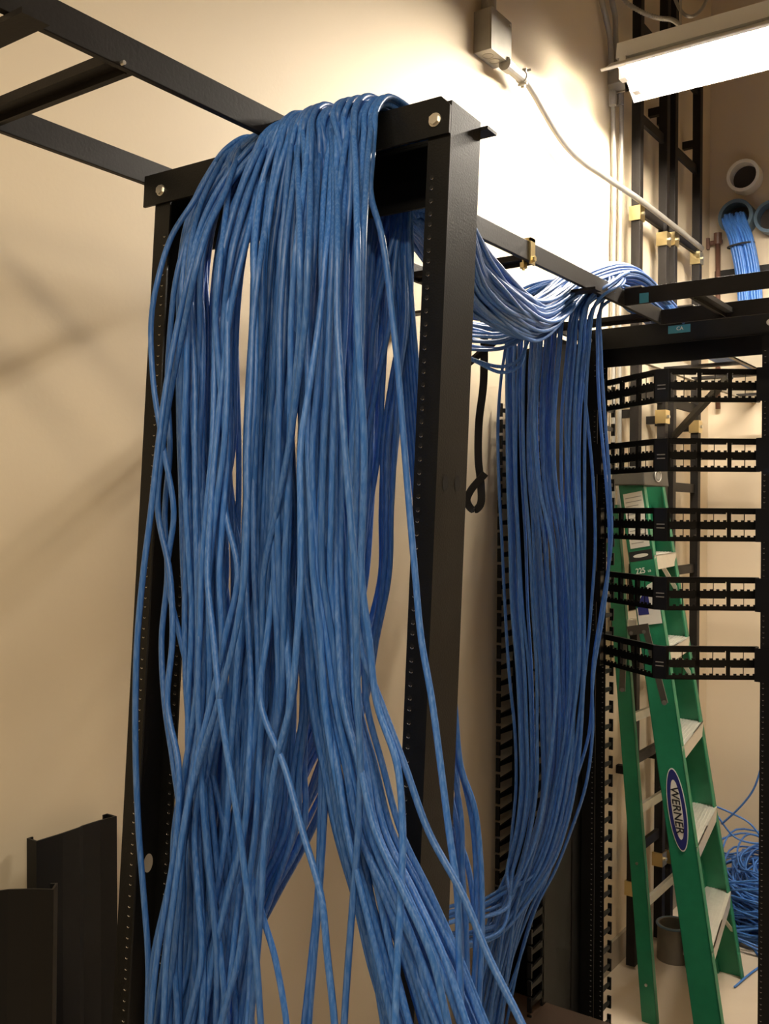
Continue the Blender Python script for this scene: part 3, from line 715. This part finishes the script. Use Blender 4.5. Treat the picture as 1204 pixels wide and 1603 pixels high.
def near_cable(crest_u, tab, h, offs, label=NEAR_LABEL, group='blue cables draped over the near rack', wob=5, ph=None, endx=0, vmax=1700):
    cv = beam_v(crest_u); c = RP(crest_u, cv, .02); inv = RT.inverted(); lx_ = (inv @ c).x
    a = random.uniform(0, 2*PI); rr = random.random()**.5; s, q = rr*math.cos(a), rr*math.sin(a)
    pts = trunk(s, q)
    pts += [RL(lx_+.025+jit(.01), .14, -.02+h*.5+jit(.012)), RL(lx_+.010, .085, .024+h*.8), RL(lx_+.004, .035, .035+h), RL(lx_, -.003, .034+h)]
    dv = pts[-1]-CAM; D1 = dv.dot(F); cv2 = 801.5-FPX*dv.dot(CU)/D1; cu2 = 602+FPX*dv.dot(CR)/D1
    kk = max(.25, min(1.2, (cu2-interp(tab, 420))/150.0))
    v1 = cv2+20; u1 = cu2-12-30*kk; pts.append(RP(u1, v1, -.024-h*.9))
    ph = random.uniform(0, 6.28); ph2 = random.uniform(0, 6.28)
    of1 = -.026-h*.9; VV = [v1+32, v1+75, v1+130, v1+200]; VV += [x for x in LV if x > VV[-1]+50]
    for v in VV:
        if v > vmax: break
        t = min(1, (v-v1)/280.0)
        u = interp(tab, v)+(u1-interp(tab, v1))*(1-t)**2.7
        wv_ = wob*t
        uu = u+wv_*math.sin(v/130.0+ph)+wv_*.3*math.sin(v/61.0+ph2)
        of = (of1+(offs-of1)*min(1, t*1.6))*(1+.2*math.sin(v/240+ph2))
        pts.append(RP(uu, v+jit(3)*t, of))
    if vmax >= 1700:
        e = pts[-1]; e2 = pts[-2]; sl = (e-e2)/max(.05, (e2.z-e.z))
        k1 = min(.45, e.z*.45); m_ = e+Vector((max(-.3, min(.3, sl.x))*k1, max(-.3, min(.3, sl.y))*k1*.4, -k1)); pts.append(m_)
        pts.append(Vector((m_.x+max(-.2, min(.2, sl.x))*.3, m_.y+jit(.05), .06))); pts.append(Vector((m_.x+jit(.2), m_.y-.12+jit(.08), .012+random.random()*.06)))
    return cable(pts, label, group)
def group(n, crest, tab, off=(-.11, -.03), h=(.0, .03), mix=.35, wob=4, **kw):
    for i in range(n):
        s = (2*(i+.5)/n-1); rks = {}
        for k in tab:
            s2 = s*(1-mix)+jit(1)*mix if random.random() > .35 else jit(1)
            c, sp = tab[k]; rks[k] = c+sp*s2
        # keep continuity between neighbouring rows
        ks = sorted(rks); 
        for a, b in zip(ks, ks[1:]):
            ca, cb = tab[a][0], tab[b][0]; sa = (rks[a]-ca)/max(tab[a][1], 1); sb = (rks[b]-cb)/max(tab[b][1], 1)
            rks[b] = cb+tab[b][1]*(sa*.55+sb*.45)
        near_cable(crest[0]+crest[1]*s+jit(5), rks, random.uniform(*h), random.uniform(*off), wob=wob, **kw)
V = (300, 500, 700, 900, 1100, 1300, 1500, 1700)
def tb(*a): return dict(zip(V, a))
group(19, (445, 44), tb((290, 28), (298, 26), (298, 22), (303, 26), (310, 30), (322, 36), (335, 50), (345, 65)), h=(0, .012))
group(18, (478, 26), tb((370, 34), (350, 26), (348, 24), (330, 28), (328, 38), (300, 40), (285, 50), (265, 55)), h=(.002, .020))
group(17, (498, 24), tb((420, 30), (412, 26), (402, 26), (392, 28), (385, 40), (365, 42), (330, 50), (300, 60)), h=(.004, .026))
group(15, (512, 14), tb((468, 26), (452, 24), (438, 26), (430, 30), (430, 36), (395, 45), (375, 55), (345, 65)), h=(.008, .030))
group(20, (543, 26), tb((505, 24), (495, 26), (488, 30), (488, 32), (508, 32), (545, 36), (600, 42), (650, 52)), h=(.002, .020))
group(18, (580, 26), tb((540, 22), (528, 24), (523, 26), (524, 30), (535, 30), (580, 38), (655, 45), (715, 55)), h=(.004, .024))
group(7, (612, 12), tb((568, 10), (556, 10), (552, 12), (552, 14), (562, 14), (612, 26), (705, 35), (780, 40)), h=(.002, .014))
group(18, (465, 45), tb((345, 50), (340, 50), (340, 48), (350, 50), (345, 50), (330, 55), (320, 60), (300, 60)), off=(-.03, .0), h=(0, .004))
group(14, (545, 50), tb((470, 70), (460, 65), (455, 65), (455, 60), (450, 60), (430, 70), (350, 80), (310, 90)), off=(-.03, .0), h=(0, .006))
# cables behind, in the rack opening: dark, crossing towards the lower left
def back_group(n, tab, off, label, grp):
    for i in range(n):
        s = 2*(i+.5)/n-1; rks = {}
        prev = s
        for k in sorted(tab):
            prev = prev*.6+jit(1)*.4; c, sp = tab[k]; rks[k] = c+sp*prev
        pts = trunk(jit(.9), jit(.9))[:-1]
        o = random.uniform(*off)
        for v in [300]+LV[1:]:
            if v < 350: u = interp(tab, v)[0] if False else rks[300]; pts.append(RP(u, 262+jit(12), o)); pts.append(RP(u-2, 330, o)); continue
            pts.append(RP(interp(rks, v)+jit(2), v, o+.01*math.sin(v/170+s*3)))
        e = pts[-1]; pts.append(Vector((e.x+jit(.1), e.y, .5))); pts.append(Vector((e.x+jit(.2), e.y+jit(.1), .02)))
        cable(pts, label, grp)
back_group(17, tb((610, 46), (592, 50), (575, 40), (560, 46), (520, 60), (430, 70), (330, 60), (255, 50)), (.10, .16),
   'blue cable falling in shade behind the front curtain, inside the near rack opening', 'shaded blue cables inside the near rack')
back_group(6, tb((632, 18), (636, 10), (610, 30), (600, 24), (560, 30), (460, 50), (350, 60), (280, 60)), (.11, .15),
   'blue cable falling in shade behind the front curtain, inside the near rack opening', 'shaded blue cables inside the near rack')
# singles that stand out
S = 'blue cables draped over the near rack'
def single(crest, tab, h, off, label, wob=0, grp=None): near_cable(crest, tab, h, off, label=label, group=grp, wob=wob)
single(625, {300: 578, 400: 604, 500: 615, 640: 628, 760: 638, 900: 650, 1015: 660, 1113: 678, 1260: 698, 1400: 716, 1600: 722, 1700: 724}, .012, -.07, 'lone blue cable slanting across the right post of the near rack')
single(620, {300: 570, 500: 566, 700: 560, 900: 556, 1010: 563, 1118: 601, 1240: 648, 1279: 664, 1426: 734, 1603: 816, 1700: 860}, .01, -.12, 'blue cable sweeping furthest to the lower right in front of the post')
single(410, {300: 272, 400: 248, 500: 237, 600: 240, 660: 250, 720: 258, 800: 272, 880: 258, 916: 265, 1037: 288, 1131: 314, 1279: 350, 1500: 388, 1700: 400}, .006, -.09, 'outermost left blue cable bowing over the left post near its top')
single(422, {300: 292, 400: 276, 500: 268, 600: 262, 700: 266, 800: 258, 900: 262, 1000: 253, 1100: 258, 1200: 272, 1279: 285, 1400: 262, 1500: 240, 1700: 228}, .004, -.10, 'second blue cable from the left, weaving beside the left post')
single(425, {300: 322, 400: 300, 500: 280, 600: 261, 720: 246, 900: 224, 1000: 215, 1100: 212, 1240: 213, 1400: 225, 1500: 232, 1603: 231, 1700: 230}, .01, -.13, 'blue cable furthest left along the left post in the lower half')
single(432, {300: 330, 400: 308, 500: 290, 600: 270, 720: 252, 800: 247, 900: 266, 1000: 270, 1100: 262, 1240: 285, 1400: 262, 1500: 245, 1700: 225}, .01, -.13, 'blue cable paired with the furthest left one at head height')
single(500, {300: 470, 500: 470, 700: 455, 900: 430, 1000: 418, 1100: 408, 1240: 458, 1404: 503, 1603: 524, 1700: 528}, .008, -.14, 'blue cable crossing the bare wall gap towards the lower right of the gap')
single(540, {300: 520, 500: 510, 700: 505, 900: 500, 1100: 505, 1240: 503, 1400: 497, 1603: 476, 1700: 465}, .008, -.05, 'blue cable hanging in the bare wall gap, left one of a pair')
single(546, {300: 524, 500: 515, 700: 510, 900: 505, 1100: 512, 1240: 510, 1400: 500, 1603: 484, 1700: 478}, .008, -.04, 'blue cable hanging in the bare wall gap, right one of a pair')
single(560, {300: 530, 500: 528, 700: 540, 900: 556, 1100: 560, 1240: 566, 1366: 555, 1603: 539, 1700: 536}, .008, -.13, 'blue cable dropping straight down left of the right-hand sweep')
single(588, {300: 560, 500: 560, 700: 570, 900: 566, 1100: 590, 1240: 632, 1350: 629, 1603: 618, 1700: 615}, .01, -.13, 'blue cable dropping straight down across the right-hand sweep')
for k_, (c_, t_) in enumerate(((400, {300: 352, 500: 338, 700: 352, 820: 352, 900: 372, 1000: 352, 1100: 330, 1279: 290, 1500: 260, 1700: 250}), (455, {300: 420, 500: 398, 700: 388, 850: 386, 950: 378, 1060: 350, 1200: 310, 1279: 288, 1500: 270, 1700: 262}),
     (520, {300: 488, 500: 478, 700: 452, 900: 412, 1100: 412, 1300: 400, 1500: 372, 1603: 345, 1700: 330}), (440, {300: 400, 500: 360, 620: 345, 760: 330, 900: 325, 1100: 345, 1300: 375, 1500: 400, 1700: 415}),
     (560, {300: 520, 500: 500, 700: 470, 900: 470, 1060: 462, 1240: 425, 1400: 405, 1500: 430, 1603: 448, 1700: 455}))):
    near_cable(c_, t_, .008, -.13, wob=1)

# cables right of the near post, coming down behind it
for i, tt in enumerate(([(712, 1100), (722, 1200), (742, 1260), (751, 1326), (755, 1446), (748, 1620)], [(714, 1180), (728, 1230), (740, 1290), (746, 1380), (745, 1480), (738, 1620)],
       [(705, 1180), (722, 1280), (724, 1360), (730, 1460), (733, 1620)], [(705, 1240), (716, 1300), (720, 1400), (722, 1500), (724, 1620)], [(700, 1280), (728, 1340), (742, 1420), (745, 1520), (742, 1620)],
       [(706, 1140), (716, 1230), (712, 1330), (722, 1450), (735, 1620)])):
    pts = [RP(tt[0][0]-26, tt[0][1]-260, .17), RP(tt[0][0]-12, tt[0][1]-110, .16)]+[RP(u, v, .15+.01*i) for u, v in tt]
    e = pts[-1]; pts += [Vector((e.x, e.y, .5)), Vector((e.x+jit(.1), e.y+jit(.1), .015))]
    pts = trunk(jit(.8), jit(.8))[:-1]+[RP(645-i*4, 300, .13), RP(655-i*5, 600, .15)]+pts
    cable(pts, 'blue cable coming out low behind the right post of the near rack', 'blue cables low behind the right post')

# far hanging group
FG = 'blue cables hanging before the finger duct'
FLb = 'blue cable hanging from the runway before the black finger duct, in the far bundle'
def far_cable(tab, y, left, label=FLb, grp=FG):
    ph = random.uniform(0, 6.28)
    pts = [Vector((-.97+jit(.06), 3.4, 2.194+random.random()*.01)), Vector((-.95+jit(.06), 2.8, 2.196+random.random()*.01)), Vector((-.93+jit(.05), 2.50, 2.225+jit(.02))), Vector((-.92+jit(.04), 2.33, 2.235+random.random()*.03))]
    u5 = interp(tab, 500); c = PY(u5+8, 490+jit(8), y); c.z += .02; pts.append(c)
    top = Vector((c.x+.03, c.y+.05, c.z+.045)); pts.insert(-1, top)
    for v in (560, 650, 750, 850, 950, 1050, 1150, 1230, 1300, 1360, 1420, 1500, 1600, 1700):
        if left and v > 1400: break
        pts.append(PY(interp(tab, v)+2*math.sin(v/100+ph), v, y-.0))
    if left:
        q0 = left
        pts += [PY(790+jit(10), 1400+q0, y-.08), PY(745, 1420+q0, y-.16), PY(705, 1425+q0, y-.32), PY(680, 1450+q0, y-.45), PY(670, 1600, y-.5)]
    e = pts[-1]; pts += [Vector((e.x, e.y, min(.5, e.z*.5))), Vector((e.x+jit(.1), e.y-.05, .015))]
    return cable(pts, label, grp, sub=6, n=7)
for i in range(52):
    s = jit(1); 
    if i < 16: tb_ = {500: 820+28*s, 700: 815+26*s, 900: 825+28*s, 1100: 838+26*s, 1230: 838+26*s, 1300: 828+24*s, 1360: 812+22*s, 1420: 790+24*s, 1500: 775+26*s, 1700: 745+34*s}
    else:
        s2 = s*.7+jit(.3); s3 = s2*.7+jit(.3)
        tb_ = {500: 880+46*s, 700: 868+46*s, 900: 880+44*s2, 1100: 885+38*s2, 1200: 878+38*s3, 1300: 858+36*s3, 1360: 835+34*s3, 1420: 802+34*s3, 1500: 778+34*s3, 1700: 730+44*s3}
    far_cable(tb_, random.uniform(1.98, 2.20), random.uniform(-8, 60) if i % 3 == 0 else None)
far_cable({500: 932, 600: 936, 700: 944, 800: 957, 880: 955, 950: 946, 1050: 928, 1150: 920, 1300: 880, 1500: 815, 1700: 770}, 2.18, None, 'rightmost blue cable of the far bundle, bowing over the far rack post', None)
far_cable({500: 936, 600: 943, 700: 952, 800: 960, 880: 958, 950: 942, 1050: 926, 1150: 926, 1250: 915, 1350: 875, 1450: 830, 1600: 780, 1700: 750}, 2.17, None, 'second rightmost blue cable of the far bundle, touching the far rack post', None)
far_cable({500: 905, 600: 915, 700: 924, 800: 930, 900: 930, 1000: 920, 1100: 915, 1300: 880, 1500: 800, 1700: 750}, 2.14, None, 'blue cable standing apart on the dark duct side, third from the right', None)
far_cable({500: 800, 600: 780, 700: 776, 800: 784, 900: 790, 1000: 795, 1200: 808, 1300: 800, 1500: 780, 1700: 760}, 2.05, None, 'leftmost blue cable of the far bundle, against the bare wall', None)
# loops feeding the hanging group from the left, behind the near post
for i in range(16):
    k = i/15; y0_ = random.uniform(1.72, 1.95)
    v0 = 478+66*k
    pts = [PY(668, v0-40+jit(8), y0_-.42), PY(705, v0-12+jit(5), y0_-.25), PY(745, v0+jit(4), y0_-.05), PY(790, v0+8-8*k+jit(4), y0_+.05), PY(835, v0-8-22*k+jit(4), y0_+.15), PY(880, 478-16*k+jit(6), y0_+.22), PY(925, 456+jit(8), 2.15), PY(970, 440+jit(8), 2.32), Vector((-.93, 2.55+jit(.05), 2.22)), Vector((-.95, 2.9, 2.196)), Vector((-.95, 3.4, 2.196))]
    cable(pts, 'blue cable looping level under the runway from behind the near post to the far bundle', 'level blue loops beside the near post', sub=6)
for i, (a_, b_) in enumerate(((583, 566), (578, 556))):
    pts = [PY(660, 520, 1.5), PY(715, 552-i*4, 1.7), PY(745, 566-i*2, 1.78), PY(785, a_-i*4, 1.82), PY(812, b_+8, 1.84), PY(824, 540, 1.86), PY(835, 510, 1.9), PY(860, 485, 2.0), PY(920, 455, 2.14), Vector((-.92, 2.33, 2.24)), Vector((-.94, 2.7, 2.21)), Vector((-.95, 3.3, 2.195))]
    cable(pts, ('lower' if i == 0 else 'upper')+' of two blue cables sagging lowest beside the near post', None)
# cables arching on top of the runway crossing
for i in range(14):
    k = i/13
    pts = [PY(838+jit(10), 470-6*k, 2.02), PY(880, 452-14*k, 2.12), PY(925, 438-13*k+jit(3), 2.25), PY(965, 426+4*k+jit(3), 2.36), PY(1000, 436+6*k+jit(4), 2.45+jit(.03)), PY(1030, 462+jit(4), 2.52), PY(1052, 484+jit(5), 2.58), PY(1075, 505+jit(4), 2.68), PY(1100, 520+jit(4), 2.85)]
    pts = [p_ for p_ in pts]
    cable(pts, 'blue cable arching over the corner where the two runways meet', 'blue cables arching over the runway corner', sub=6)
for i in range(8):
    pts = [Vector((-.93+jit(.03), 2.05, 2.19)), Vector((-.96+.1*i/8, 2.28, 2.20+jit(.004))), Vector((-.95+.07*i/8, 2.60, 2.192)), Vector((-.97+.07*i/8, 3.1, 2.190)), Vector((-.96+.07*i/8, 3.6, 2.19)), Vector((-.97+.07*i/8, 4.2, 2.19))]
    cable(pts, 'blue cable lying along the wall runway above the far rack', 'blue cables lying on the wall runway', sub=5, n=6)

# strapped bundle out of the far sleeve
for b in range(2):
    root = thing('cable_bundle', ('left' if b == 0 else 'right')+' half of the strapped blue cable bundle hanging out of the far wall sleeve', 'cable bundle', sc)
    for i in range(19):
        rr = .0055*math.sqrt(i); a_ = i*2.399; ox, oz = rr*math.cos(a_), rr*math.sin(a_); sx = (b-.5)*.052
        pts = [Vector((sc.x+sx*.8+ox*.8, YF-.02, sc.z-.01+oz*.6)), Vector((sc.x+sx*.9+ox, YF-.12, sc.z-.015+oz)), PY(1160, 372, YF-.16)+Vector((sx+ox, oz*.8, 0)), PY(1170, 420, YF-.15)+Vector((sx+ox, oz*.8, 0)), PY(1175, 470, YF-.15)+Vector((sx+ox, oz*.8, 0)), PY(1176, 530, YF-.16)+Vector((sx+ox, oz*.8, 0)), PY(1176, 545, YF-.35)+Vector((sx+ox, 0, oz*.5))]
        MB(Matrix.Translation(-sc)).tube(catmull(pts, 4), .0056, 6).build('cable', 'cable', root, smooth=True)
cst = PY(1160, 384, YF-.16)
mb = MB(); mb.tube([cst+Vector((.056*math.cos(t*PI/12), .032*math.sin(t*PI/12), .004*math.cos(t*PI/12))) for t in range(24)], .004, 6, closed=True)
o = mb.build('cable_tie', 'strap'); o.scale = (1, 1, 1); tag(o, 'black strap around the blue bundle below the far sleeve', 'strap')
# fat strapped bundles crossing the runway at the right edge
for i, (u_, v_) in enumerate(((1162, 540), (1178, 540), (1198, 545))):
    a = PD(u_, v_-22, 3.6); b = PD(u_+1-(i == 2)*6, v_+14, 3.5)
    root = thing('cable_bundle', ['leftmost', 'middle', 'rightmost'][i]+' of three fat blue bundles dropping beside the far runway', 'cable bundle', a)
    for j in range(9):
        rr = 0 if j == 8 else .012; an = j*PI/4
        o2_ = Vector((rr*math.cos(an), rr*math.sin(an), 0)); MB(Matrix.Translation(-a)).tube(catmull([a+Vector((0, .05, .02))+o2_, a+o2_, a.lerp(b, .5)+o2_, b+o2_], 4), .0052, 6).build('cable', 'cable', root, smooth=True)

# heap of loose cable on the floor in the far corner
hc = PZ(1185, 1400, 0)
HP = MB()
def heap_loop(i, N):
    R1 = random.uniform(.12, .34); k0 = i/N; z0 = .01+.30*random.random()*(1-R1); a0 = random.uniform(0, 6.28); tilt = jit(.45)
    cx, cy = hc.x+.22+jit(.08), min(hc.y+.30+jit(.12), YF-.42)
    pts = []
    for k in range(12):
        t = a0+k*2*PI*random.uniform(.10, .12); rr = R1*(1+jit(.10))
        x = max(cx+rr*math.cos(t)*1.1, WX+.12); y = min(cy+rr*math.sin(t)*.9, YF-.03)
        pts.append(Vector((x, y, max(.008, z0+tilt*rr*math.cos(t+.5)+.02*math.sin(3*t)+jit(.008)))))
    HP.tube(catmull(pts, 5), .0040, 6)
for i in range(90): heap_loop(i, 90)
ho = HP.build('cable_heap', 'cable', smooth=True, loc=hc); tag(ho, 'tangled heap of loose blue cable on the floor in the far corner', 'cable heap'); ho['kind'] = 'stuff'
for i, tt in enumerate(([(1120, 1262), (1150, 1275), (1175, 1290), (1205, 1330)], [(1130, 1290), (1160, 1262), (1180, 1235), (1196, 1185), (1215, 1120)], [(1118, 1270), (1150, 1310), (1180, 1320), (1215, 1318)])):
    cable([PY(u, v, 3.9) for u, v in tt], ['blue cable end springing up from the heap beside the ladder', 'blue cable rising from the heap behind the right rack post', 'blue cable end crossing the top of the floor heap'][i], None, n=6)
for i, tt in enumerate(([(1150, 1545), (1180, 1520), (1200, 1508), (1230, 1500)], [(1155, 1470), (1175, 1480), (1190, 1500), (1215, 1530)], [(1150, 1476), (1180, 1470), (1210, 1462)])):
    cable([PZ(u, v, .006) for u, v in tt], ['blue cable end lying on the bare floor, nearest the front', 'blue cable end on the floor bending down to the right', 'blue cable end lying straight on the floor by the ladder foot'][i], None, n=6)
